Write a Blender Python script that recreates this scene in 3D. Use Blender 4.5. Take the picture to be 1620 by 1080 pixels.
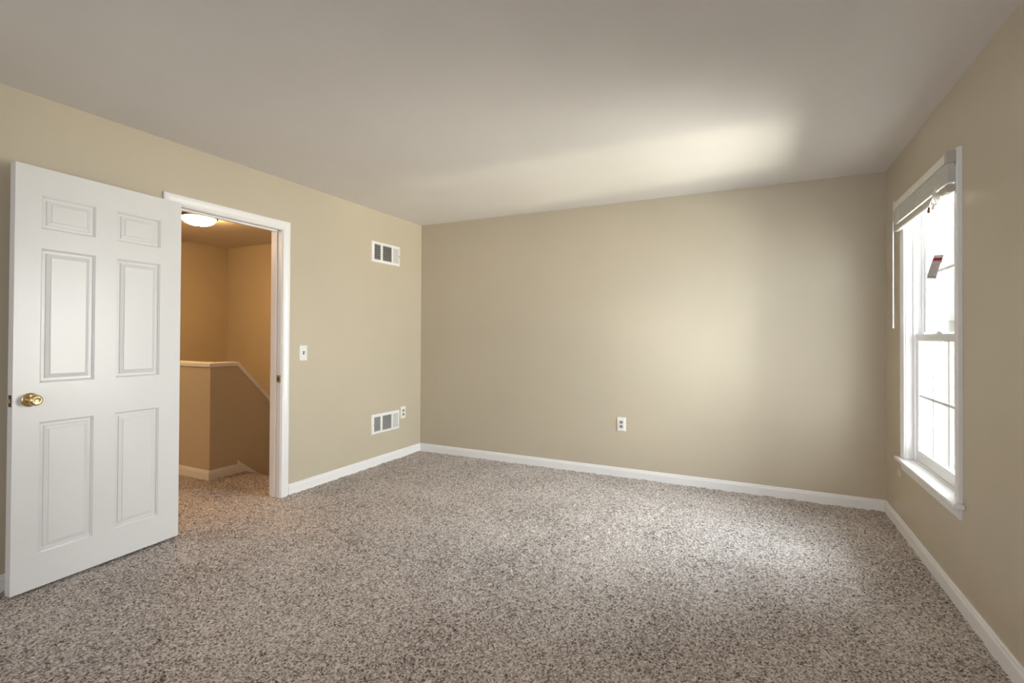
import bpy, bmesh, math, random
from mathutils import Vector, Matrix
random.seed(7)
C = bpy.context.scene.collection
PI = math.pi
for o in list(bpy.data.objects):
    bpy.data.objects.remove(o, do_unlink=True)

# ------------------------------------------------------------------ camera
W = 4.108          # room width (x), left wall x=0, back wall y=0
H = 2.44           # ceiling height
YR = -5.6          # rear wall, behind the camera
cam_d = bpy.data.cameras.new('camera')
cam = bpy.data.objects.new('camera', cam_d); C.objects.link(cam)
cam_d.sensor_fit = 'HORIZONTAL'; cam_d.sensor_width = 36.0
cam_d.lens = 776.209 / 1620.0 * 36.0
cam_d.shift_x = 0.0; cam_d.shift_y = -14.124 / 1620.0
cam_d.clip_start = 0.02; cam_d.clip_end = 300
yaw, pitch, roll = 0.45745, 0.00872, 0.00517
fw = Vector((-math.sin(yaw)*math.cos(pitch), math.cos(yaw)*math.cos(pitch), math.sin(pitch)))
r0 = Vector((math.cos(yaw), math.sin(yaw), 0)); u0 = r0.cross(fw)
rr = r0*math.cos(roll) + u0*math.sin(roll); uu = -r0*math.sin(roll) + u0*math.cos(roll)
M = Matrix((rr, uu, -fw)).transposed().to_4x4()
M.translation = Vector((3.25171, -4.35814, 1.23364))
cam.matrix_world = M
bpy.context.scene.camera = cam

# ------------------------------------------------------------------ world, lamps, exposure
sc = bpy.context.scene
sc.view_settings.view_transform = 'Standard'; sc.view_settings.look = 'None'
sc.view_settings.gamma = 1.0; sc.view_settings.use_curve_mapping = False
sc.view_settings.exposure = 0.44
sc.cycles.max_bounces = 10; sc.cycles.diffuse_bounces = 6; sc.cycles.transparent_max_bounces = 12
sc.cycles.sample_clamp_indirect = 8.0
world = bpy.data.worlds.new('world'); sc.world = world; world.use_nodes = True
wn = world.node_tree.nodes; wl = world.node_tree.links
bg = wn['Background']; bg.inputs['Strength'].default_value = 1.5
tc = wn.new('ShaderNodeTexCoord'); sx = wn.new('ShaderNodeSeparateXYZ'); rp = wn.new('ShaderNodeValToRGB')
wl.new(tc.outputs['Generated'], sx.inputs[0]); wl.new(sx.outputs['Z'], rp.inputs[0]); wl.new(rp.outputs[0], bg.inputs['Color'])
rp.color_ramp.elements[0].position = 0.0; rp.color_ramp.elements[0].color = (0.80, 0.88, 1.0, 1)
rp.color_ramp.elements[1].position = 0.12; rp.color_ramp.elements[1].color = (1.0, 1.0, 1.0, 1)

def lamp(name, kind, loc, target, energy, color, **kw):
    d = bpy.data.lights.new(name, kind); d.energy = energy; d.color = color
    for k, v in kw.items(): setattr(d, k, v)
    o = bpy.data.objects.new(name, d); C.objects.link(o)
    o.location = loc
    o.rotation_euler = (Vector(target) - Vector(loc)).to_track_quat('-Z', 'Y').to_euler()
    return o
# daylight arriving at the side window, sun glancing up off the ground outside, added fill lamp behind the camera
lamp('daylight_sky', 'AREA', (W+2.4, -0.7, 3.1), (W-1.0, -0.75, 2.2), 710, (0.80, 0.90, 1.0), shape='RECTANGLE', size=3.0, size_y=2.6)
lamp('daylight_ground', 'AREA', (W+2.4, -0.7, 0.75), (W-1.0, -0.75, 1.2), 720, (1.0, 0.965, 0.89), shape='RECTANGLE', size=3.0, size_y=2.3)
lamp('daylight_oblique', 'AREA', (W+2.4, -4.3, 1.4), (W-1.0, -3.3, 1.4), 640, (0.88, 0.94, 1.0), shape='RECTANGLE', size=4.2, size_y=4.0)
lamp('ground_glint', 'AREA', (W+5.0, -1.30, -1.9), (W, -0.95, 1.3), 190, (1.0, 0.95, 0.66), shape='RECTANGLE', size=0.32, size_y=2.2)
sun = lamp('sun', 'SUN', (0, -20, 30), (-0.4, 0, 30-0.85*20), 1.3, (1.0, 0.97, 0.92), angle=0.01)
lamp('fill_rear', 'AREA', (2.2, YR-0.35, 1.45), (2.2, 0, 1.35), 18, (0.97, 0.98, 1.0), shape='RECTANGLE', size=3.0, size_y=1.9)

# ------------------------------------------------------------------ materials
def mat(name, col, rough=0.5, metal=0.0, spec=0.5, bump=0.0, bscale=300.0, var=0.0, vscale=2.0):
    m = bpy.data.materials.new(name); m.use_nodes = True
    n = m.node_tree.nodes; l = m.node_tree.links; b = n['Principled BSDF']
    b.inputs['Base Color'].default_value = (*col, 1); b.inputs['Roughness'].default_value = rough
    b.inputs['Metallic'].default_value = metal; b.inputs['Specular IOR Level'].default_value = spec
    t = n.new('ShaderNodeTexCoord')
    if bump:
        ns = n.new('ShaderNodeTexNoise'); ns.inputs['Scale'].default_value = bscale; ns.inputs['Detail'].default_value = 3
        l.new(t.outputs['Object'], ns.inputs['Vector'])
        bp = n.new('ShaderNodeBump'); bp.inputs['Strength'].default_value = bump; bp.inputs['Distance'].default_value = 0.002
        l.new(ns.outputs['Fac'], bp.inputs['Height']); l.new(bp.outputs['Normal'], b.inputs['Normal'])
    if var:
        nv = n.new('ShaderNodeTexNoise'); nv.inputs['Scale'].default_value = vscale; nv.inputs['Detail'].default_value = 4
        l.new(t.outputs['Object'], nv.inputs['Vector'])
        cr = n.new('ShaderNodeValToRGB')
        cr.color_ramp.elements[0].position = 0.3; cr.color_ramp.elements[1].position = 0.7
        cr.color_ramp.elements[0].color = (*[c*(1-var) for c in col], 1); cr.color_ramp.elements[1].color = (*[min(1, c*(1+var)) for c in col], 1)
        l.new(nv.outputs['Fac'], cr.inputs[0]); l.new(cr.outputs[0], b.inputs['Base Color'])
    return m
WALL = mat('tan_wall_paint', (0.535, 0.47, 0.365), 0.36, bump=0.12, bscale=160, var=0.03, vscale=1.3)
CEIL = mat('flat_ceiling_paint', (0.70, 0.665, 0.64), 0.85, bump=0.10, bscale=120, var=0.02)
TRIM = mat('white_trim_paint', (0.83, 0.82, 0.825), 0.35, bump=0.03, bscale=90, var=0.015, vscale=5)
DOORP = mat('white_door_paint', (0.72, 0.71, 0.715), 0.32, bump=0.10, bscale=110, var=0.012, vscale=4)
VINYL = mat('white_window_vinyl', (0.82, 0.82, 0.83), 0.3, var=0.01, vscale=6)
BLIND = mat('off_white_blind_vinyl', (0.76, 0.74, 0.69), 0.4, var=0.02, vscale=9)
TAUPE_SHADED = mat('taupe_shaded_blind_vinyl', (0.50, 0.46, 0.40), 0.45, var=0.03, vscale=9)  # blind vinyl with shade worked into its colour
DAMP = mat('light_grey_enamel', (0.60, 0.60, 0.585), 0.4, var=0.02)
PLASTIC = mat('white_plate_plastic', (0.82, 0.81, 0.78), 0.3, var=0.01)
GREYP = mat('grey_socket_plastic', (0.30, 0.29, 0.28), 0.4, var=0.03)
CREAM = mat('cream_plastic', (0.62, 0.54, 0.39), 0.45, var=0.02)
DARK = mat('dark_duct', (0.045, 0.043, 0.04), 0.8, var=0.1)
LOUVER = mat('louver_enamel', (0.42, 0.41, 0.39), 0.4, var=0.03)
BRASS = mat('polished_brass', (0.66, 0.51, 0.27), 0.27, metal=1.0, var=0.04, vscale=20)
SATIN = mat('worn_brass', (0.50, 0.42, 0.30), 0.4, metal=1.0, var=0.12, vscale=60)
STEEL = mat('aged_bronze', (0.16, 0.10, 0.06), 0.35, metal=1.0, var=0.1)
CORD = mat('white_cord', (0.70, 0.68, 0.64), 0.7, bump=0.2, bscale=900)
PAPER = mat('grey_white_tag_card', (0.66, 0.66, 0.65), 0.6, var=0.03, vscale=30)
RED = mat('red_print', (0.42, 0.02, 0.05), 0.6, var=0.08, vscale=60)
PINK = mat('pale_red_print', (0.75, 0.38, 0.38), 0.6, var=0.08, vscale=60)
GREYPRINT = mat('grey_print', (0.36, 0.36, 0.37), 0.6, var=0.1, vscale=80)
SIDING = mat('white_lap_siding', (0.80, 0.79, 0.77), 0.6, bump=0.15, bscale=30, var=0.03, vscale=2)
SIDINGB = mat('blue_grey_lap_siding', (0.34, 0.40, 0.50), 0.6, bump=0.15, bscale=30, var=0.04, vscale=2)
ROOF = mat('grey_shingles', (0.25, 0.24, 0.24), 0.9, bump=0.4, bscale=14, var=0.2, vscale=8)
GROUND = mat('dry_lawn', (0.30, 0.31, 0.20), 0.95, bump=0.4, bscale=20, var=0.25, vscale=3)

def carpet_mat():
    m = bpy.data.materials.new('speckled_frieze_carpet'); m.use_nodes = True
    n = m.node_tree.nodes; l = m.node_tree.links; b = n['Principled BSDF']
    b.inputs['Roughness'].default_value = 0.95; b.inputs['Specular IOR Level'].default_value = 0.1
    t = n.new('ShaderNodeTexCoord')
    wp = n.new('ShaderNodeTexNoise'); wp.inputs['Scale'].default_value = 45; wp.inputs['Detail'].default_value = 2
    l.new(t.outputs['Object'], wp.inputs['Vector'])
    mx = n.new('ShaderNodeMixRGB'); mx.blend_type = 'LINEAR_LIGHT'; mx.inputs[0].default_value = 0.012
    l.new(t.outputs['Object'], mx.inputs[1]); l.new(wp.outputs['Color'], mx.inputs[2])
    vo = n.new('ShaderNodeTexVoronoi'); vo.inputs['Scale'].default_value = 135
    l.new(mx.outputs[0], vo.inputs['Vector'])
    bw = n.new('ShaderNodeRGBToBW'); l.new(vo.outputs['Color'], bw.inputs[0])
    n1 = n.new('ShaderNodeTexNoise'); n1.inputs['Scale'].default_value = 122; n1.inputs['Detail'].default_value = 3; n1.inputs['Roughness'].default_value = 0.6
    l.new(t.outputs['Object'], n1.inputs['Vector'])
    n2 = n.new('ShaderNodeTexNoise'); n2.inputs['Scale'].default_value = 2.2; n2.inputs['Detail'].default_value = 3
    l.new(t.outputs['Object'], n2.inputs['Vector'])
    # value = 0.45*tuft + 0.75*noise + 0.18*footprints
    a = n.new('ShaderNodeMath'); a.operation = 'MULTIPLY'; a.inputs[1].default_value = 0.40; l.new(bw.outputs[0], a.inputs[0])
    c = n.new('ShaderNodeMath'); c.operation = 'MULTIPLY_ADD'; c.inputs[1].default_value = 0.95; l.new(n1.outputs['Fac'], c.inputs[0]); l.new(a.outputs[0], c.inputs[2])
    d = n.new('ShaderNodeMath'); d.operation = 'MULTIPLY_ADD'; d.inputs[1].default_value = 0.16; l.new(n2.outputs['Fac'], d.inputs[0]); l.new(c.outputs[0], d.inputs[2])
    r = n.new('ShaderNodeValToRGB'); e = r.color_ramp.elements
    e[0].position = 0.52; e[0].color = (0.085, 0.064, 0.050, 1)
    e[1].position = 0.95; e[1].color = (0.78, 0.71, 0.67, 1)
    k = e.new(0.63); k.color = (0.25, 0.208, 0.185, 1)
    k = e.new(0.75); k.color = (0.47, 0.415, 0.385, 1)
    l.new(d.outputs[0], r.inputs[0]); l.new(r.outputs[0], b.inputs['Base Color'])
    bp = n.new('ShaderNodeBump'); bp.inputs['Strength'].default_value = 0.7; bp.inputs['Distance'].default_value = 0.008
    l.new(c.outputs[0], bp.inputs['Height']); l.new(bp.outputs['Normal'], b.inputs['Normal'])
    return m
CARPET = carpet_mat()

def glass_mat():
    m = bpy.data.materials.new('window_glass'); m.use_nodes = True
    n = m.node_tree.nodes; l = m.node_tree.links; n.remove(n['Principled BSDF'])
    tr = n.new('ShaderNodeBsdfTransparent'); tr.inputs[0].default_value = (0.96, 0.98, 0.97, 1)
    gl = n.new('ShaderNodeBsdfGlossy'); gl.inputs['Roughness'].default_value = 0.02
    fr = n.new('ShaderNodeFresnel'); fr.inputs[0].default_value = 1.45
    mu = n.new('ShaderNodeMath'); mu.operation = 'MULTIPLY'; mu.inputs[1].default_value = 0.5; l.new(fr.outputs[0], mu.inputs[0])
    mi = n.new('ShaderNodeMixShader'); l.new(mu.outputs[0], mi.inputs[0]); l.new(tr.outputs[0], mi.inputs[1]); l.new(gl.outputs[0], mi.inputs[2])
    l.new(mi.outputs[0], n['Material Output'].inputs['Surface'])
    return m
GLASS = glass_mat()

def lamp_mat():
    m = bpy.data.materials.new('lit_frosted_glass'); m.use_nodes = True
    b = m.node_tree.nodes['Principled BSDF']
    b.inputs['Base Color'].default_value = (0.9, 0.8, 0.6, 1); b.inputs['Roughness'].default_value = 0.3
    b.inputs['Emission Color'].default_value = (1.0, 0.56, 0.20, 1); b.inputs['Emission Strength'].default_value = 72.0
    return m
LIT = lamp_mat()

# ------------------------------------------------------------------ helpers
def bx(bm, x0, x1, y0, y1, z0, z1):
    v = [bm.verts.new((x, y, z)) for x in (x0, x1) for y in (y0, y1) for z in (z0, z1)]
    for f in ((0,1,3,2),(4,6,7,5),(0,4,5,1),(2,3,7,6),(0,2,6,4),(1,5,7,3)):
        bm.faces.new([v[i] for i in f])
def prism(bm, pts, fn0, fn1):
    """polygon pts (2-D) put through two maps and bridged"""
    a = [bm.verts.new(fn0(*p)) for p in pts]; b = [bm.verts.new(fn1(*p)) for p in pts]
    bm.faces.new(a); bm.faces.new(b[::-1]); n = len(pts)
    for i in range(n): bm.faces.new([a[i], b[i], b[(i+1) % n], a[(i+1) % n]])
def lathe(bm, prof, fn, seg=32):
    """prof: (radius, height); fn(x, y, h) -> point"""
    rings = []
    for r, h in prof:
        if r < 1e-6: rings.append([bm.verts.new(fn(0, 0, h))])
        else: rings.append([bm.verts.new(fn(r*math.cos(2*PI*i/seg), r*math.sin(2*PI*i/seg), h)) for i in range(seg)])
    for p, q in zip(rings, rings[1:]):
        for i in range(seg):
            j = (i+1) % seg
            f = [p[i % len(p)], p[j % len(p)], q[j % len(q)], q[i % len(q)]]
            u = []
            for v in f:
                if v not in u: u.append(v)
            if len(u) > 2: bm.faces.new(u)
    for rg, rev in ((rings[0], 1), (rings[-1], 0)):
        if len(rg) > 2: bm.faces.new(rg[::-1] if rev else rg)
def tube(bm, pts, rad, seg=8):
    pts = [Vector(p) for p in pts]; rings = []
    for i, p in enumerate(pts):
        d = (pts[min(i+1, len(pts)-1)] - pts[max(i-1, 0)]).normalized()
        a = d.orthogonal().normalized() if i == 0 else (rings_a - d*rings_a.dot(d)).normalized()
        rings_a = a; b = d.cross(a)
        rings.append([bm.verts.new(p + rad*(a*math.cos(2*PI*k/seg) + b*math.sin(2*PI*k/seg))) for k in range(seg)])
    for p, q in zip(rings, rings[1:]):
        for k in range(seg): bm.faces.new([p[k], p[(k+1) % seg], q[(k+1) % seg], q[k]])
    bm.faces.new(rings[0][::-1]); bm.faces.new(rings[-1])
def sweep(bm, path, prof, fn, closed=False):
    """mitred sweep: path in 2-D, prof = closed list of (offset to the left of the path, height); fn(a, b, h) -> point"""
    n = len(path); P = [Vector(p) for p in path]; rings = []
    for i in range(n):
        e1 = (P[i]-P[i-1]).normalized() if (i > 0 or closed) else None
        e2 = (P[(i+1) % n]-P[i]).normalized() if (i < n-1 or closed) else None
        if e1 is None: e1 = e2
        if e2 is None: e2 = e1
        n1 = Vector((-e1.y, e1.x)); n2 = Vector((-e2.y, e2.x)); m = (n1+n2); m = m/(m.dot(n1))
        rings.append([bm.verts.new(fn(*(P[i]+m*o), h)) for o, h in prof])
    k = len(prof)
    for i in range(n if closed else n-1):
        p, q = rings[i], rings[(i+1) % n]
        for j in range(k): bm.faces.new([p[j], p[(j+1) % k], q[(j+1) % k], q[j]])
    if not closed: bm.faces.new(rings[0][::-1]); bm.faces.new(rings[-1])
def obj(name, bm, m, parent=None, bevel=0.0, smooth=False):
    bmesh.ops.recalc_face_normals(bm, faces=bm.faces[:])
    me = bpy.data.meshes.new(name); bm.to_mesh(me); bm.free()
    me.materials.append(m)
    if smooth:
        for p in me.polygons: p.use_smooth = True
    o = bpy.data.objects.new(name, me); C.objects.link(o)
    if bevel:
        b = o.modifiers.new('bevel', 'BEVEL'); b.width = bevel; b.segments = 2; b.limit_method = 'ANGLE'
    if parent: o.parent = parent
    return o
def B(*boxes):
    bm = bmesh.new()
    for b in boxes: bx(bm, *b)
    return bm
def tag(o, label, cat, group=None, kind=None):
    if label: o['label'] = label
    if cat: o['category'] = cat
    if group: o['group'] = group
    if kind: o['kind'] = kind
    return o
def thing(name, label, cat, loc=(0, 0, 0), rotz=0.0, group=None, kind=None):
    o = bpy.data.objects.new(name, None); C.objects.link(o); o.empty_display_size = 0.1
    o.location = loc; o.rotation_euler = (0, 0, rotz)
    return tag(o, label, cat, group, kind)
def struct(name, bm, m, label, cat, bevel=0.0):
    return tag(obj(name, bm, m, bevel=bevel), label, cat, kind='structure')

# ------------------------------------------------------------------ shell of the room
HX = -3.29; HYF = -4.2; T = 0.115; ZL = -2.7      # hall: far wall x, near wall y, wall thickness, lower landing
DY0, DY1, DZ = -2.545, -1.765, 2.046              # doorway (jamb faces)
WY0, WY1, WZ0, WZ1 = -1.375, -0.515, 0.485, 2.055 # window (jamb faces)
KX, KY, NY = -0.921, -1.726, -1.35                # knee wall face, knee wall corner, stair nosing

def floor_mesh():
    """carpet with a lumpy pile, one quad grid over room, threshold and landing"""
    import numpy as np
    rng = np.random.default_rng(3)
    s = 0.0125
    xs = np.arange(HX-0.02, W+0.05, s); ys = np.arange(YR-0.05, 0.03, s)
    nx, ny = len(xs), len(ys)
    X, Y = np.meshgrid(xs, ys, indexing='ij')
    Z = rng.random((nx, ny)); Z = (Z + np.roll(Z, 1, 0) + np.roll(Z, 1, 1) + np.roll(np.roll(Z, 1, 0), 1, 1))/4
    Z = -0.012 * np.clip((0.85 - Z)*1.4, 0, 1) + 0.001
    X = X + (rng.random((nx, ny))-0.5)*s*0.5; Y = Y + (rng.random((nx, ny))-0.5)*s*0.5
    edge = np.clip((Y - NY + 0.06)/0.05, 0, 1)*((X < -T-0.001) & (X > KX-0.02))
    Z = Z - 0.03*edge**2                                  # rolls over the top stair nosing
    cx = (X[:-1, :-1]+X[1:, 1:])/2; cy = (Y[:-1, :-1]+Y[1:, 1:])/2
    room = cx > -T
    hall = (cx <= -T) & (cy > HYF-0.02) & np.where(cx > KX-0.01, cy < NY+0.012, cy < KY+0.02)
    keep = room | hall
    keep &= ~((cx <= -T) & (cy < HYF-0.02))
    idx = np.arange(nx*ny).reshape(nx, ny)
    q = np.stack([idx[:-1, :-1], idx[1:, :-1], idx[1:, 1:], idx[:-1, 1:]], -1)[keep]
    used = np.unique(q); remap = -np.ones(nx*ny, int); remap[used] = np.arange(len(used))
    co = np.stack([X.ravel(), Y.ravel(), Z.ravel()], -1)[used]; q = remap[q]
    me = bpy.data.meshes.new('floor')
    me.vertices.add(len(co)); me.vertices.foreach_set('co', co.ravel())
    me.loops.add(q.size); me.loops.foreach_set('vertex_index', q.ravel())
    me.polygons.add(len(q)); me.polygons.foreach_set('loop_start', np.arange(0, q.size, 4)); me.polygons.foreach_set('loop_total', np.full(len(q), 4))
    me.polygons.foreach_set('use_smooth', np.ones(len(q), bool))
    me.update(); me.validate(); me.materials.append(CARPET)
    o = bpy.data.objects.new('floor', me); C.objects.link(o)
    return tag(o, 'speckled beige and brown carpet floor running through the doorway to the stairs', 'floor', kind='structure')
floor_mesh()

struct('ceiling', B((HX-0.15, W+0.2, YR-0.15, 0.15, H, H+0.15)), CEIL, 'flat off-white ceiling over the empty room and the hall', 'ceiling')
struct('wall_left', B((-T, 0, YR, DY0-0.02, -0.05, H), (-T, 0, DY1+0.02, 0, -0.05, H), (-T, 0, DY0-0.02, DY1+0.02, DZ+0.02, H)),
       WALL, 'tan wall with the doorway, two vents and the light switch', 'wall')
struct('wall_back', B((-T, W+0.16, 0, 0.15, -0.05, H)), WALL, 'wide bare tan wall opposite the camera with a single outlet', 'wall')
struct('wall_right', B((W, W+0.16, YR, WY0-0.02, -0.05, H), (W, W+0.16, WY1+0.02, 0, -0.05, H),
       (W, W+0.16, WY0-0.02, WY1+0.02, -0.05, WZ0-0.02), (W, W+0.16, WY0-0.02, WY1+0.02, WZ1+0.02, H)), WALL, 'tan wall that holds the window', 'wall')
struct('wall_front', B((-T, W+0.16, YR-0.15, YR, -0.05, 0.55), (-T, W+0.16, YR-0.15, YR, 2.25, H),
       (-T, 0.8, YR-0.15, YR, 0.55, 2.25), (3.6, W+0.16, YR-0.15, YR, 0.55, 2.25)), WALL, 'tan wall behind the camera with a wide opening added for fill light', 'wall')  # opening added so the rear fill lamp can shine in
# hall and stairwell shell
struct('wall_hall_left', B((HX-0.12, HX, HYF, 0, ZL, H)), WALL, 'far tan wall of the stairwell lit orange by the hall lamp', 'wall')
struct('wall_hall_back', B((HX-0.12, -T, 0, 0.15, ZL, H)), WALL, 'orange-lit tan stairwell wall right of its far corner', 'wall')
struct('wall_hall_front', B((HX-0.12, -T, HYF-0.12, HYF, ZL, H)), WALL, 'hall wall hidden behind the open white door', 'wall')
struct('wall_stair_right', B((-T, 0, NY-0.2, 0, ZL, -0.05)), WALL, 'lower stairwell wall under the bedroom wall', 'wall')
struct('floor_lower', B((HX-0.12, 0, HYF-0.12, 0.15, ZL-0.1, ZL)), CARPET, 'carpet at the foot of the stairs', 'floor')
# knee wall: straight piece, then falling with the stairs
SL = (0.9974-0.6237)/(1.4901-1.138)
capz = 0.960
bm = bmesh.new()
bx(bm, HX, KX, KY, KY+0.115, ZL, capz)
y1 = -1.486; yend = -0.02
poly = [(KY+0.115, ZL), (KY+0.115, capz), (y1, capz), (yend, capz-SL*(yend-y1)), (yend, ZL)]
prism(bm, poly, lambda y, z: (KX, y, z), lambda y, z: (KX-0.115, y, z))
struct('wall_knee', bm, WALL, 'low tan half wall beside the stairs with a white cap', 'wall')
bm = bmesh.new()
ct = 0.035; ov = 0.016
bx(bm, HX, KX+ov, KY-ov, KY+0.115+ov, capz, capz+ct)
nrm = math.sqrt(1+SL*SL)
poly = [(KY+0.115, capz), (KY+0.115, capz+ct), (y1+0.012, capz+ct), (yend, capz+ct*nrm-SL*(yend-y1)), (yend, capz-SL*(yend-y1)), (y1, capz)]
prism(bm, poly, lambda y, z: (KX+ov, y, z), lambda y, z: (KX-0.115-ov, y, z))
struct('trim_1', bm, TRIM, 'white cap board on the half wall, level then sloping down the stairs', 'trim', bevel=0.006)
# stairs going down along the bedroom wall, and skirt board on the knee wall
bm = bmesh.new()
RISE, RUN = 0.19, 0.235
for i in range(1, 6):
    bx(bm, KX, -T, NY+0.01+RUN*(i-1), NY+0.02+RUN*i, ZL, -RISE*i)
bx(bm, KX, -T, NY-0.15, NY+0.008, ZL, -0.03)
bx(bm, HX, KX, HYF, KY+0.02, -0.25, -0.03)
bx(bm, KX, -T, HYF, NY-0.14, -0.25, -0.03)
struct('stairs', bm, CARPET, 'carpeted stairs dropping away past the doorway', 'stairs')
bm = bmesh.new()
poly = [(KY+0.22, -0.03), (KY+0.22, 0.070), (-1.478, 0.074), (-1.478, 0.112), (-0.30, 0.112-0.80*1.178), (-0.30, -0.20-0.80*1.178), (-1.35, -0.12)]
prism(bm, poly, lambda y, z: (KX+0.014, y, z), lambda y, z: (KX, y, z))
struct('trim_2', bm, TRIM, 'white stair skirt board ending in a point at the carpet edge', 'trim', bevel=0.002)

# baseboards: offset from wall, height
BASE = [(0, -0.01), (0.014, -0.01), (0.014, 0.052), (0.0125, 0.058), (0.009, 0.062), (0.0085, 0.070), (0.004, 0.0764), (0, 0.0764)]
def baseboard(name, paths, label):
    bm = bmesh.new()
    for p in paths: sweep(bm, p, BASE, lambda a, b, h: (a, b, h))
    return struct(name, bm, TRIM, label, 'baseboard')
CY0, CY1 = -2.612, -1.693      # outer edges of the door casing
baseboard('baseboard_back', [[(W, 0), (0, 0)]], 'white baseboard along the foot of the back wall')
baseboard('baseboard_left', [[(0, -0.0142), (0, CY1)], [(0, CY0), (0, YR)]], 'white baseboard along the left wall on both sides of the doorway')
baseboard('baseboard_right', [[(W, YR), (W, -0.0142)]], 'white baseboard under the window along the right wall')
baseboard('baseboard_hall', [[(KX, KY+0.222), (KX, KY), (HX, KY)]], 'white baseboard wrapping the corner of the half wall')

# ------------------------------------------------------------------ doorway trim
tr = thing('trim_3', 'white door casing and jamb around the open doorway', 'door frame', (0, DY1, 0), kind='structure')
def child(o, parent):            # keep world placement although the parent stands elsewhere
    o.parent = parent; o.matrix_parent_inverse = Matrix.LocRotScale(parent.location, parent.rotation_euler, None).inverted()
    return o
CAS = [(0, -0.001), (0, 0.009), (0.006, 0.012), (0.014, 0.0125), (0.018, 0.011), (0.040, 0.016), (0.056, 0.0165), (0.062, 0.013), (0.062, -0.001)]
def casing(name, y0, y1, z1, fn, w, parent):
    bm = bmesh.new()
    prof = [(-o*w/0.062, h) for o, h in CAS]
    sweep(bm, [(y1, -0.01), (y1, z1), (y0, z1), (y0, -0.01)], [(o, h) for o, h in prof], fn)
    return child(obj(name, bm, TRIM), parent)
rv = 0.006
casing('casing', DY0-rv, DY1+rv, DZ+rv, lambda a, b, h: (h, a, b), 0.062, tr)
casing('casing', DY0-rv, DY1+rv, DZ+rv, lambda a, b, h: (-T-h, a, b), 0.062, tr)
child(obj('jamb', B((-T-0.001, 0.001, DY0-0.019, DY0, -0.01, DZ)), TRIM, bevel=0.001), tr)
child(obj('jamb', B((-T-0.001, 0.001, DY1, DY1+0.019, -0.01, DZ)), TRIM, bevel=0.001), tr)
child(obj('head_jamb', B((-T-0.001, 0.001, DY0-0.019, DY1+0.019, DZ, DZ+0.019)), TRIM, bevel=0.001), tr)
bm = bmesh.new()
st = 0.011
bx(bm, -0.075, -0.044, DY1-st, DY1, -0.01, DZ); bx(bm, -0.075, -0.044, DY0, DY0+st, -0.01, DZ); bx(bm, -0.075, -0.044, DY0+st, DY1-st, DZ-st, DZ)
child(obj('door_stop', bm, TRIM, bevel=0.002), tr)
sp = child(obj('strike_plate', B((-0.040, 0.003, DY1-0.0022, DY1+0.0005, 0.872, 0.930)), SATIN, bevel=0.001), tr)
tag(sp, 'small brass strike plate', None)
hl = obj('strike_hole', B((-0.032, -0.014, DY1-0.003, DY1-0.0018, 0.886, 0.915)), DARK, sp)

# ------------------------------------------------------------------ open door
hinge = Vector((0.095, -2.556, 0.0)); ang = math.atan2(-0.776, 0.061)
dr = thing('door_1', 'white six panel door standing wide open against the left wall', 'door', hinge, ang, kind='structure')
DWID, DTH, DZ0, DZ1 = 0.779, 0.042, 0.012, 2.043
PAN = [(0.122, 0.352), (0.452, 0.680)]; PZ = [(0.175, 0.808), (0.998, 1.652), (1.746, 1.911)]
def door_face(bm, y, s):
    """one face of the door with six raised panels; s=+1 room side"""
    us = sorted([0, DWID] + [a for p in PAN for a in p]); zs = sorted([DZ0, DZ1] + [a for p in PZ for a in p])
    vc = {}
    def V(u, z, d=0.0):
        k = (round(u, 5), round(z, 5), round(d, 5))
        if k not in vc: vc[k] = bm.verts.new((u, y - s*d, z))
        return vc[k]
    for ua, ub in zip(us, us[1:]):
        for za, zb in zip(zs, zs[1:]):
            if (ua, ub) in PAN and (za, zb) in PZ:
                rings = [(0, 0.0), (0.001, 0.003), (0.005, 0.0045), (0.009, 0.0125), (0.022, 0.0125), (0.0235, 0.0085), (0.040, 0.0035), (0.0412, 0.0004), (0.046, 0.0004)]
                R = []
                for i, d in rings: R.append([V(ua+i, za+i, d), V(ub-i, za+i, d), V(ub-i, zb-i, d), V(ua+i, zb-i, d)])
                for p, q in zip(R, R[1:]):
                    for k in range(4): bm.faces.new([p[k], p[(k+1) % 4], q[(k+1) % 4], q[k]])
                bm.faces.new(R[-1])
            else:
                bm.faces.new([V(ua, za), V(ub, za), V(ub, zb), V(ua, zb)])
    return us, zs, V
bm = bmesh.new()
us, zs, Va = door_face(bm, 0.0, 1); _, _, Vb = door_face(bm, -DTH, -1)
for a, b in zip(us, us[1:]):
    for z in (DZ0, DZ1): bm.faces.new([Va(a, z), Va(b, z), Vb(b, z), Vb(a, z)])
for a, b in zip(zs, zs[1:]):
    for u in (0, DWID): bm.faces.new([Va(u, a), Va(u, b), Vb(u, b), Vb(u, a)])
leaf = obj('leaf', bm, DOORP, dr)
ku, kz = 0.716, 0.921
for s, y0 in ((1, 0.0), (-1, -DTH)):
    bm = bmesh.new()
    lathe(bm, [(0.011, 0.006), (0.0105, 0.022), (0.013, 0.030), (0.022, 0.036), (0.0262, 0.044), (0.0268, 0.050), (0.025, 0.057), (0.019, 0.0625), (0.016, 0.0632), (0.012, 0.0615), (0, 0.061)], lambda a, b, h: (ku+a, y0+s*h, kz+b), 40)
    kn = obj('door_knob', bm, BRASS, dr, smooth=True); kn['label'] = 'polished brass door knob'
    bm = bmesh.new()
    lathe(bm, [(0.0335, 0.0), (0.0335, 0.002), (0.031, 0.005), (0.022, 0.008), (0.012, 0.0095), (0, 0.0095)], lambda a, b, h: (ku+a, y0+s*h, kz+b), 40)
    obj('rosette', bm, BRASS, kn, smooth=True)
lp = obj('latch_plate', B((DWID-0.0005, DWID+0.0012, -DTH/2-0.0125, -DTH/2+0.0125, kz-0.028, kz+0.028)), STEEL, dr, bevel=0.0005)
bm = bmesh.new()
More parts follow.
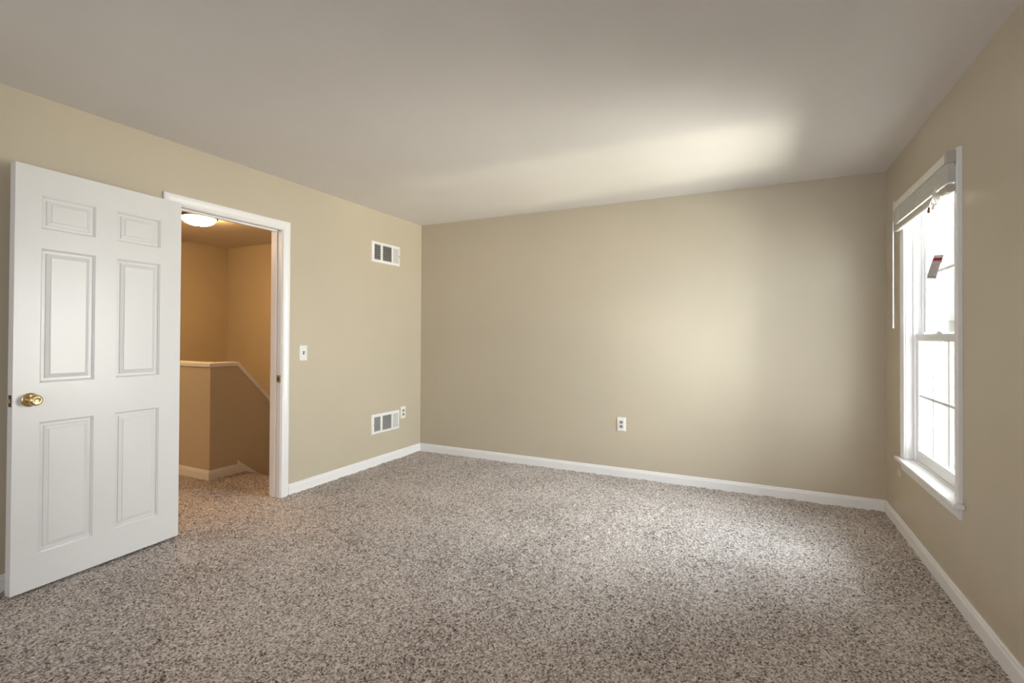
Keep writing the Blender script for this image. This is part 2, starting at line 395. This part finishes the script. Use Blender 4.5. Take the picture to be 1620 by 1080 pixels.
prism(bm, [(-0.0075, 0), (0.0075, 0), (0.0075, 0.004), (-0.0060, 0.011), (-0.0075, 0.011)], lambda y, x: (DWID+x, -DTH/2+y, kz-0.009), lambda y, x: (DWID+x, -DTH/2+y, kz+0.009))
obj('latch_bolt', bm, SATIN, lp, bevel=0.001)
for z in (0.25, 1.05, 1.82):
    bm = bmesh.new()
    lathe(bm, [(0.0, -0.045), (0.0055, -0.045), (0.0055, 0.045), (0.0, 0.045)], lambda a, b, h: (-0.004+a, -DTH-0.006+b, z+h), 16)
    bx(bm, -0.0012, -0.0002, -DTH, -DTH+0.030, z-0.044, z+0.044)
    obj('hinge', bm, BRASS, dr)

# ------------------------------------------------------------------ window
wd = thing('window_1', 'white double hung window with raised blind', 'window', (W, (WY0+WY1)/2, WZ0), kind='structure')
bm = bmesh.new()
prof = [(-o*0.060/0.062, h) for o, h in CAS]
sweep(bm, [(WY0-0.004, WZ0), (WY0-0.004, WZ1+0.004), (WY1+0.004, WZ1+0.004), (WY1+0.004, WZ0)], [(-o, h) for o, h in prof], lambda a, b, h: (W-h*1.12, a, b))
child(obj('casing', bm, TRIM), wd)
bm = bmesh.new()                                            # jamb lining
for b in ((W-0.002, W+0.185, WY0-0.02, WY0, WZ0-0.02, WZ1+0.02), (W-0.002, W+0.185, WY1, WY1+0.02, WZ0-0.02, WZ1+0.02),
          (W-0.002, W+0.185, WY0, WY1, WZ1, WZ1+0.02), (W-0.002, W+0.17, WY0, WY1, WZ0-0.02, WZ0-0.003)): bx(bm, *b)
child(obj('jamb', bm, TRIM, bevel=0.001), wd)
bm = bmesh.new()                                            # vinyl tracks that hold the sashes
for ya, yb in ((WY0, WY0+0.012), (WY1-0.012, WY1)):
    bx(bm, W+0.034, W+0.043, ya, yb, WZ0, WZ1); bx(bm, W+0.0765, W+0.081, ya, yb, WZ0, WZ1); bx(bm, W+0.117, W+0.15, ya, yb, WZ0, WZ1)
bx(bm, W+0.117, W+0.15, WY0, WY1, WZ1-0.02, WZ1); bx(bm, W+0.034, W+0.15, WY0, WY1, WZ0-0.003, WZ0+0.008)
child(obj('sash_track', bm, VINYL, bevel=0.001), wd)
child(obj('track_cover', B((W+0.044, W+0.074, WY1-0.013, WY1, 1.86, WZ1-0.002)), VINYL, bevel=0.002), wd)
def sash(name, xa, xb, z0, z1, stile, rb, rt):
    bm = bmesh.new(); ya, yb = WY0+0.013, WY1-0.013
    bx(bm, xa, xb, ya, ya+stile, z0, z1); bx(bm, xa, xb, yb-stile, yb, z0, z1)
    bx(bm, xa, xb, ya+stile, yb-stile, z0, z0+rb); bx(bm, xa, xb, ya+stile, yb-stile, z1-rt, z1)
    s = child(obj(name, bm, VINYL, bevel=0.002), wd)
    g0, g1, h0, h1 = ya+stile, yb-stile, z0+rb, z1-rt; xm = (xa+xb)/2
    gb = bmesh.new()                                         # glazing bead
    for b in ((g0, g0+0.008, h0, h1), (g1-0.008, g1, h0, h1), (g0+0.008, g1-0.008, h0, h0+0.008), (g0+0.008, g1-0.008, h1-0.008, h1)):
        bx(gb, xa+0.004, xb-0.004, *b)
    def sub(o): o.parent = s; return o
    sub(obj('glazing_bead', gb, VINYL))
    sub(obj('pane', B((xm-0.002, xm+0.002, g0, g1, h0, h1)), GLASS))
    mb = bmesh.new()
    for k in (1, 2):
        y = g0+(g1-g0)*k/3; bx(mb, xm-0.006, xm-0.0048, y-0.008, y+0.008, h0, h1)
    zc = (h0+h1)/2
    for k in range(3):
        a = g0+(g1-g0)*k/3+(0.008 if k else 0); b = g0+(g1-g0)*(k+1)/3-(0.008 if k < 2 else 0)
        bx(mb, xm-0.006, xm-0.0048, a, b, zc-0.008, zc+0.008)
    sub(obj('grille', mb, VINYL))
    return s, sub
lo, lsub = sash('lower_sash', W+0.044, W+0.0755, WZ0+0.009, 1.262, 0.040, 0.052, 0.034)
up, usub = sash('upper_sash', W+0.082, W+0.116, 1.228, WZ1-0.001, 0.040, 0.034, 0.070)
bm = bmesh.new(); yc = (WY0+WY1)/2
bx(bm, W+0.048, W+0.074, yc-0.045, yc+0.045, 1.262, 1.270)
lathe(bm, [(0.014, 0.0), (0.013, 0.010), (0, 0.011)], lambda a, b, h: (W+0.061+a, yc+b, 1.269+h), 20)
bx(bm, W+0.053, W+0.061, yc-0.005, yc+0.055, 1.270, 1.279)
lsub(obj('sash_lock', bm, VINYL, bevel=0.001))
for y in (WY1-0.13, WY0+0.13):
    lsub(obj('tilt_latch', B((W+0.050, W+0.070, y-0.028, y+0.028, 1.262, 1.268), (W+0.054, W+0.066, y-0.010, y+0.008, 1.268, 1.276)), VINYL, bevel=0.001))
# stool and apron
bm = bmesh.new()
poly = [(W+0.034, WY0), (W+0.034, WY1), (W, WY1), (W, -0.418), (W-0.043, -0.418), (W-0.043, -1.472), (W, -1.472), (W, WY0)]
prism(bm, poly, lambda x, y: (x, y, WZ0-0.024), lambda x, y: (x, y, WZ0-0.001))
child(obj('window_stool', bm, TRIM, bevel=0.006), wd)
bm = bmesh.new()
sweep(bm, [(-1.432, 0.0), (-0.455, 0.0)], [(0, -0.001), (0, 0.009), (0.008, 0.012), (0.03, 0.014), (0.046, 0.0175), (0.0555, 0.018), (0.0555, -0.001)], lambda a, b, h: (W-h, a, 0.405+b))
child(obj('apron', bm, TRIM), wd)

# ------------------------------------------------------------------ blind, drawn up
bl = thing('window_blind', 'off-white venetian blind drawn up at the top of the window', 'blind', (W-0.018, (WY0+WY1)/2, 2.06))
def bc(o): return child(o, bl)
BY0, BY1 = -1.430, -0.468; bxo, bxi = W-0.050, W-0.0205
bm = bmesh.new()
hr = [(bxi, 2.060), (bxo, 2.060), (bxo-0.001, 2.070), (bxo, 2.100), (bxo+0.003, 2.104), (bxo+0.005, 2.100), (bxi-0.005, 2.100), (bxi, 2.104)]
prism(bm, hr, lambda x, z: (x, BY0, z), lambda x, z: (x, BY1, z))
bc(obj('headrail', bm, BLIND))
for y0, y1 in ((BY0-0.004, BY0+0.030), (BY1-0.030, BY1+0.004)):
    bm = bmesh.new()
    bx(bm, bxo-0.004, bxi+0.002, (y0 if y0 < -1 else y1-0.002), (y0+0.002 if y0 < -1 else y1), 2.054, 2.110)
    bx(bm, bxo-0.004, bxo-0.0015, y0+0.002, y1-0.002, 2.054, 2.110)
    bc(obj('bracket', bm, TAUPE_SHADED if y0 < -1 else BLIND, bevel=0.0006))  # near bracket takes the darker colour to stand for its shaded end
# pile of closed slats: one mesh, each slat slightly bowed
bm = bmesh.new()
z = 1.962
while z < 2.057:
    dx = random.uniform(-0.0012, 0.0012); dyy = random.uniform(-0.002, 0.002)
    xs = [bxo+0.002+dx, (bxo+bxi)/2+dx, bxi-0.001+dx]
    poly = [(xs[0], z), (xs[1], z+0.0016), (xs[2], z), (xs[2], z+0.0011), (xs[1], z+0.0027), (xs[0], z+0.0011)]
    prism(bm, poly, lambda x, zz: (x, BY0+0.008+dyy, zz), lambda x, zz: (x, BY1-0.006+dyy, zz))
    z += 0.0017
bc(obj('slat_stack', bm, BLIND))
bm = bmesh.new()
prism(bm, [(bxo-0.004, 1.950), (bxo-0.0055, 1.938), (bxo-0.002, 1.920), (bxo+0.006, 1.915), (bxi-0.004, 1.918), (bxi, 1.936), (bxi-0.002, 1.953), (bxo+0.01, 1.957)],
      lambda x, z: (x, BY0+0.004, z), lambda x, z: (x, BY1-0.004, z))
bc(obj('bottom_rail', bm, TAUPE_SHADED, bevel=0.002))
for y in (BY0+0.15, (BY0+BY1)/2, BY1-0.15):
    bm = bmesh.new()
    tube(bm, [(bxo-0.0075, y, 2.056), (bxo-0.0075, y, 1.935)], 0.0012, 6)
    bc(obj('ladder_cord', bm, CORD))
bm = bmesh.new()
wx, wy = W-0.057, -0.478
lathe(bm, [(0, 0), (0.0042, 0.001), (0.0046, 0.012), (0.0034, 0.03), (0.0034, 0.655), (0.003, 0.68), (0, 0.681)], lambda a, b, h: (wx+a, wy+b, 1.300+h), 12)
tube(bm, [(wx, wy, 1.978), (wx+0.003, wy, 1.992), (wx-0.002, wy, 2.004), (wx+0.004, wy, 2.06), (wx+0.012, wy, 2.072)], 0.0013, 6)
bc(obj('tilt_wand', bm, VINYL, smooth=True))
# pull cords, tied up short in loops with their tassels
bm = bmesh.new()
cx, cyy = W-0.058, -1.345
tube(bm, [(cx+0.008, cyy, 2.062), (cx, cyy-0.002, 2.045), (cx-0.002, cyy+0.03, 1.97), (cx-0.003, cyy+0.035, 1.945)], 0.0018, 8)
for k in range(4):
    a0 = k*0.7
    pts = [(cx-0.003-0.006*math.sin(t+a0), cyy+0.035+0.036*math.sin(t)*(1-0.12*k)+0.006*k, 1.918+0.026*math.cos(t)*(1+0.1*k)) for t in [i*2*PI/20 for i in range(20)]]
    tube(bm, pts, 0.0019, 6)
tube(bm, [(cx-0.003, cyy+0.035, 1.945), (cx-0.008, cyy+0.05, 1.915), (cx-0.006, cyy+0.055, 1.895)], 0.0018, 8)
tube(bm, [(cx-0.003, cyy+0.035, 1.940), (cx-0.010, cyy+0.085, 1.915), (cx-0.008, cyy+0.115, 1.893)], 0.0018, 8)
tube(bm, [(cx, cyy, 2.050), (4.0510, -1.352, 1.90), (4.0495, -1.3570, 1.625)], 0.0010, 6)
bc(obj('pull_cord', bm, CORD, smooth=True))
for dx, dyy, dz, m_ in ((-0.006, 0.055, 1.893, BLIND), (-0.008, 0.116, 1.891, STEEL)):
    bm = bmesh.new()
    lathe(bm, [(0, 0.004), (0.004, 0.003), (0.007, -0.012), (0.0075, -0.022), (0.004, -0.025), (0, -0.025)], lambda a, b, h: (cx+dx+a, cyy+dyy+b, dz+h), 16)
    bc(obj('cord_tassel', bm, m_, smooth=True))

# ------------------------------------------------------------------ warning tag on the cord
P0 = Vector((4.0479, -1.3568, 1.6358)); U = Vector((0.0305, -0.0235, -0.0052)); V_ = Vector((-0.0352, -0.0173, -0.1146)); N = U.cross(V_).normalized()
if N.y > 0: N = -N
tg = thing('warning_tag', 'grey and white paper tag with a red band, dangling before the window panes', 'tag', P0)
def quad(u0, u1, v0, v1, off, th=0.0004):
    bm = bmesh.new()
    n = 8
    def pt(u, v, o): return P0 + U*(u-0.5) + V_*v + N*(o + 0.004*math.sin(v*PI)) - P0
    A = [[bm.verts.new(pt(u, v0+(v1-v0)*i/n, off)) for u in (u0, u1)] for i in range(n+1)]
    D = [[bm.verts.new(pt(u, v0+(v1-v0)*i/n, off-th)) for u in (u0, u1)] for i in range(n+1)]
    for i in range(n):
        bm.faces.new([A[i][0], A[i][1], A[i+1][1], A[i+1][0]]); bm.faces.new([D[i][0], D[i+1][0], D[i+1][1], D[i][1]])
        bm.faces.new([A[i][0], A[i+1][0], D[i+1][0], D[i][0]]); bm.faces.new([A[i][1], D[i][1], D[i+1][1], A[i+1][1]])
    bm.faces.new([A[0][0], D[0][0], D[0][1], A[0][1]]); bm.faces.new([A[n][0], A[n][1], D[n][1], D[n][0]])
    return bm
obj('card', quad(0, 1, 0, 1, 0), PAPER, tg)
rb = obj('red_band', quad(0.04, 0.96, 0.13, 0.255, 0.0004, 0.0003), RED, tg); rb['label'] = 'dark red band'
obj('pink_band', quad(0.04, 0.96, 0.265, 0.32, 0.0004, 0.0003), PINK, tg)
for k, (a, b) in enumerate(((0.37, 0.39), (0.42, 0.44), (0.47, 0.49), (0.52, 0.545), (0.64, 0.66), (0.69, 0.71), (0.75, 0.77), (0.81, 0.83), (0.88, 0.93))):
    obj('print_line', quad(0.1, (0.9, 0.8, 0.88, 0.6)[k % 4], a, b, 0.0004, 0.0003), GREYPRINT, tg)
obj('pink_band', quad(0.06, 0.94, 0.575, 0.615, 0.0004, 0.0003), PINK, tg)

# ------------------------------------------------------------------ vents on the left wall
def vent(z0, z1, ya, yb, label, lever_low):
    t = thing('wall_vent', label, 'vent', (0, (ya+yb)/2, (z0+z1)/2), group='wall vents')
    w, h = yb-ya, z1-z0; u0 = -w/2; hz = h/2
    mu, mz = 0.033, 0.026
    ou0, ou1, oz0, oz1 = u0+mu, u0+w-0.027, -hz+mz, hz-mz
    d1a, d1b, d2a, d2b = u0+0.122, u0+0.150, u0+0.283, u0+0.305
    bm = bmesh.new()
    sweep(bm, [(u0, -hz), (u0+w, -hz), (u0+w, hz), (u0, hz)], [(0, 0.0), (0, 0.003), (0.006, 0.009), (mz, 0.010), (mz, 0.0)], lambda a, b, c: (c, a, b), closed=True)
    bx(bm, 0.0, 0.0095, d1a, d1b, oz0, oz1); bx(bm, 0.0, 0.0095, d2a, d2b, oz0, oz1); bx(bm, 0, 0.0095, u0+mz, ou0, oz0, oz1)
    obj('frame', bm, TRIM, t, bevel=0.0008)
    obj('duct', B((0.0004, 0.0012, u0+mz, u0+w-mz, oz0, oz1)), DARK, t)
    nl = 9
    bm = bmesh.new()
    for a, b in ((ou0, d1a), (d1b, d2a)):
        for k in range(nl):
            zc = oz0+(oz1-oz0)*(k+0.5)/nl
            prism(bm, [(0.0015, zc+0.0040), (0.0022, zc+0.0046), (0.0085, zc-0.0030), (0.0078, zc-0.0036)], lambda x, z: (x, a, z), lambda x, z: (x, b, z))
    obj('louvers', bm, LOUVER, t)
    bm = bmesh.new()
    bx(bm, 0.0012, 0.0055, d2b, u0+w-mz, oz0, oz1)
    for k in range(nl):
        zc = oz0+(oz1-oz0)*(k+0.5)/nl; bx(bm, 0.0055, 0.0066, d2b+0.002, ou1-0.002, zc-0.0045, zc+0.0035)
    obj('damper', bm, DAMP, t)
    bm = bmesh.new()
    lz = 0.0 if not lever_low else -0.002
    lu = u0+w-0.013 if not lever_low else u0+0.030
    bx(bm, 0.009, 0.018, lu-0.006, lu+0.006, lz-0.007, lz+0.007)
    obj('lever', bm, LOUVER, t, bevel=0.001)
    return t
vent(1.944, 2.143, -0.781, -0.369, 'white louvred wall vent high on the left wall near the ceiling', False)
vent(0.294, 0.484, -0.767, -0.361, 'white louvred wall vent low on the left wall above the baseboard', True)

# ------------------------------------------------------------------ outlets and switch (local: x across, y out of the wall, z up)
def outlet(loc, rz, label):
    t = thing('wall_outlet', label, 'outlet', loc, rz, group='duplex outlets')
    bm = bmesh.new()
    sweep(bm, [(-0.039, -0.061), (0.039, -0.061), (0.039, 0.061), (-0.039, 0.061)], [(0, 0.0), (0, 0.0035), (0.004, 0.0065), (0.012, 0.0072), (0.012, 0.0)], lambda a, b, c: (a, c, b), closed=True)
    bx(bm, -0.027, 0.027, 0.0, 0.0072, -0.049, 0.049)
    obj('plate', bm, PLASTIC, t)
    for s in (-1, 1):
        bm = bmesh.new()
        prism(bm, [(0.0165*math.cos(a), min(0.0130, max(-0.0130, 0.0165*math.sin(a)))) for a in [i*2*PI/32 for i in range(32)]],
              lambda x, z: (x, 0.0070, z+s*0.0195), lambda x, z: (x, 0.0092, z+s*0.0195))
        rc = obj('receptacle', bm, GREYP, t)
        bm = bmesh.new()
        bx(bm, -0.0072, -0.0052, 0.0092, 0.0094, s*0.0195-0.001, s*0.0195+0.008); bx(bm, 0.0052, 0.0072, 0.0092, 0.0094, s*0.0195-0.001, s*0.0195+0.007)
        bx(bm, -0.002, 0.002, 0.0092, 0.0094, s*0.0195-0.009, s*0.0195-0.005)
        obj('slots', bm, DARK, rc)
    bm = bmesh.new(); lathe(bm, [(0.0032, 0.0072), (0.003, 0.0084), (0, 0.0086)], lambda a, b, h: (a, h, b), 12)
    obj('screw', bm, SATIN, t)
    return t
outlet((2.197, 0, 0.461), PI, 'white wall outlet alone on the wide back wall')
outlet((0, -0.298, 0.448), -PI/2, 'white wall outlet on the left wall beside the low vent')
t = thing('light_switch', 'white light switch plate on the left wall beside the door casing', 'light switch', (0, -1.558, 1.096), -PI/2)
bm = bmesh.new()
sweep(bm, [(-0.038, -0.061), (0.038, -0.061), (0.038, 0.061), (-0.038, 0.061)], [(0, 0.0), (0, 0.0035), (0.004, 0.0065), (0.012, 0.0072), (0.012, 0.0)], lambda a, b, c: (a, c, b), closed=True)
bx(bm, -0.026, 0.026, 0.0, 0.0072, -0.049, 0.049)
obj('plate', bm, PLASTIC, t)
obj('slot', B((-0.0062, 0.0062, 0.0070, 0.0076, -0.0135, 0.0135)), DARK, t)
bm = bmesh.new()
prism(bm, [(0.0074, -0.004), (0.0074, 0.006), (0.019, 0.013), (0.0205, 0.008)], lambda y, z: (-0.0045, y, z), lambda y, z: (0.0045, y, z))
obj('toggle', bm, GREYP, t, bevel=0.0008)
for z in (-0.030, 0.030):
    bm = bmesh.new(); lathe(bm, [(0.0032, 0.0072), (0.003, 0.0084), (0, 0.0086)], lambda a, b, h: (a, h, z+b), 12)
    obj('screw', bm, PLASTIC, t)
# small fitting under the far end of the sill
bm = bmesh.new()
sweep(bm, [(-0.399, 0.340), (-0.399, 0.386), (-0.335, 0.386), (-0.335, 0.340)], [(0, 0), (0, 0.004), (-0.006, 0.010), (-0.02, 0.011), (-0.02, 0)], lambda a, b, c: (W-c, a, b), closed=True)
bx(bm, W-0.011, W, -0.381, -0.353, 0.358, 0.368)
tag(obj('wall_fitting', bm, CREAM), 'small cream plastic fitting on the right wall below the far end of the window sill', 'fitting')

# ------------------------------------------------------------------ hall ceiling lamp
t = thing('ceiling_lamp', 'lit round flush mount lamp on the hall ceiling seen through the doorway', 'lamp', (-1.79, -1.31, H))
bm = bmesh.new()
lathe(bm, [(0.0, 0.0), (0.168, 0.0), (0.170, -0.006), (0.166, -0.018), (0.158, -0.022), (0.0, -0.022)], lambda a, b, h: (a, b, h), 48)
obj('base', bm, STEEL, t, smooth=False)
bm = bmesh.new()
lathe(bm, [(0.146, -0.0225)] + [(0.149*math.cos(a), -0.028-0.070*math.sin(a)) for a in [i*PI/2/10 for i in range(10)]] + [(0, -0.098)], lambda a, b, h: (a, b, h), 48)
sh = obj('glass_shade', bm, LIT, t, smooth=True); sh['label'] = 'glowing frosted glass bowl'
bm = bmesh.new()
lathe(bm, [(0, -0.0985), (0.010, -0.0985), (0.011, -0.104), (0.006, -0.110), (0, -0.112)], lambda a, b, h: (a, b, h), 20)
obj('finial', bm, STEEL, t, smooth=True)
for k in range(3):
    a = 0.35+k*2*PI/3
    bm = bmesh.new(); ca, sa = math.cos(a), math.sin(a)
    tube(bm, [(0.166*ca, 0.166*sa, -0.018), (0.176*ca, 0.176*sa, -0.026), (0.170*ca, 0.170*sa, -0.038), (0.158*ca, 0.158*sa, -0.040)], 0.005, 8)
    obj('shade_clip', bm, STEEL, t)

# a second hall lamp further along the hall, out of sight behind the open door
hd = bpy.data.lights.new('hall_lamp', 'POINT'); hd.energy = 30; hd.color = (1.0, 0.70, 0.40); hd.shadow_soft_size = 0.12
ho = bpy.data.objects.new('hall_lamp', hd); C.objects.link(ho); ho.location = (-1.7, -3.2, 2.30)

# ------------------------------------------------------------------ outside
struct('sun_blocker', B((HX-0.15, W+0.5, YR-4.2, YR-0.15, H, H+0.15)), TRIM, 'unseen slab added behind the camera to block the sun', 'sun_blocker')  # added out of view, keeps the sun out of the rear opening
struct('ground', B((W+0.6, 60, -30, 60, -3.4, -3.2)), GROUND, 'ground outside the window', 'ground')
Q = Vector((7.20, 10.08, -3.2)); EAVE = 4.85
nh = thing('neighboring_house', 'pale lap sided house across the yard, seen through the lower window panes', 'house', Q)
bm = bmesh.new(); bm2 = bmesh.new()
zz = 0.0
while zz < EAVE-0.2:
    tgt = bm2 if zz < 1.55 else bm
    prism(tgt, [(0.0, zz), (-0.040, zz), (-0.004, zz+0.165), (0.0, zz+0.165)], lambda y, z: (0.10, y, z), lambda y, z: (9.0, y, z))
    zz += 0.16
bx(bm, 0.0, 9.0, 0.0, 10.0, 0.0, EAVE)
obj('siding', bm, SIDING, nh)
lowp = obj('lower_siding', bm2, SIDINGB, nh); lowp['label'] = 'blue grey siding course'
obj('corner_board', B((-0.02, 0.10, -0.045, 0.12, 0, EAVE)), SIDING, nh)
obj('roof', B((-0.3, 9.3, -0.3, 10.3, EAVE, EAVE+0.14)), SIDING, nh)
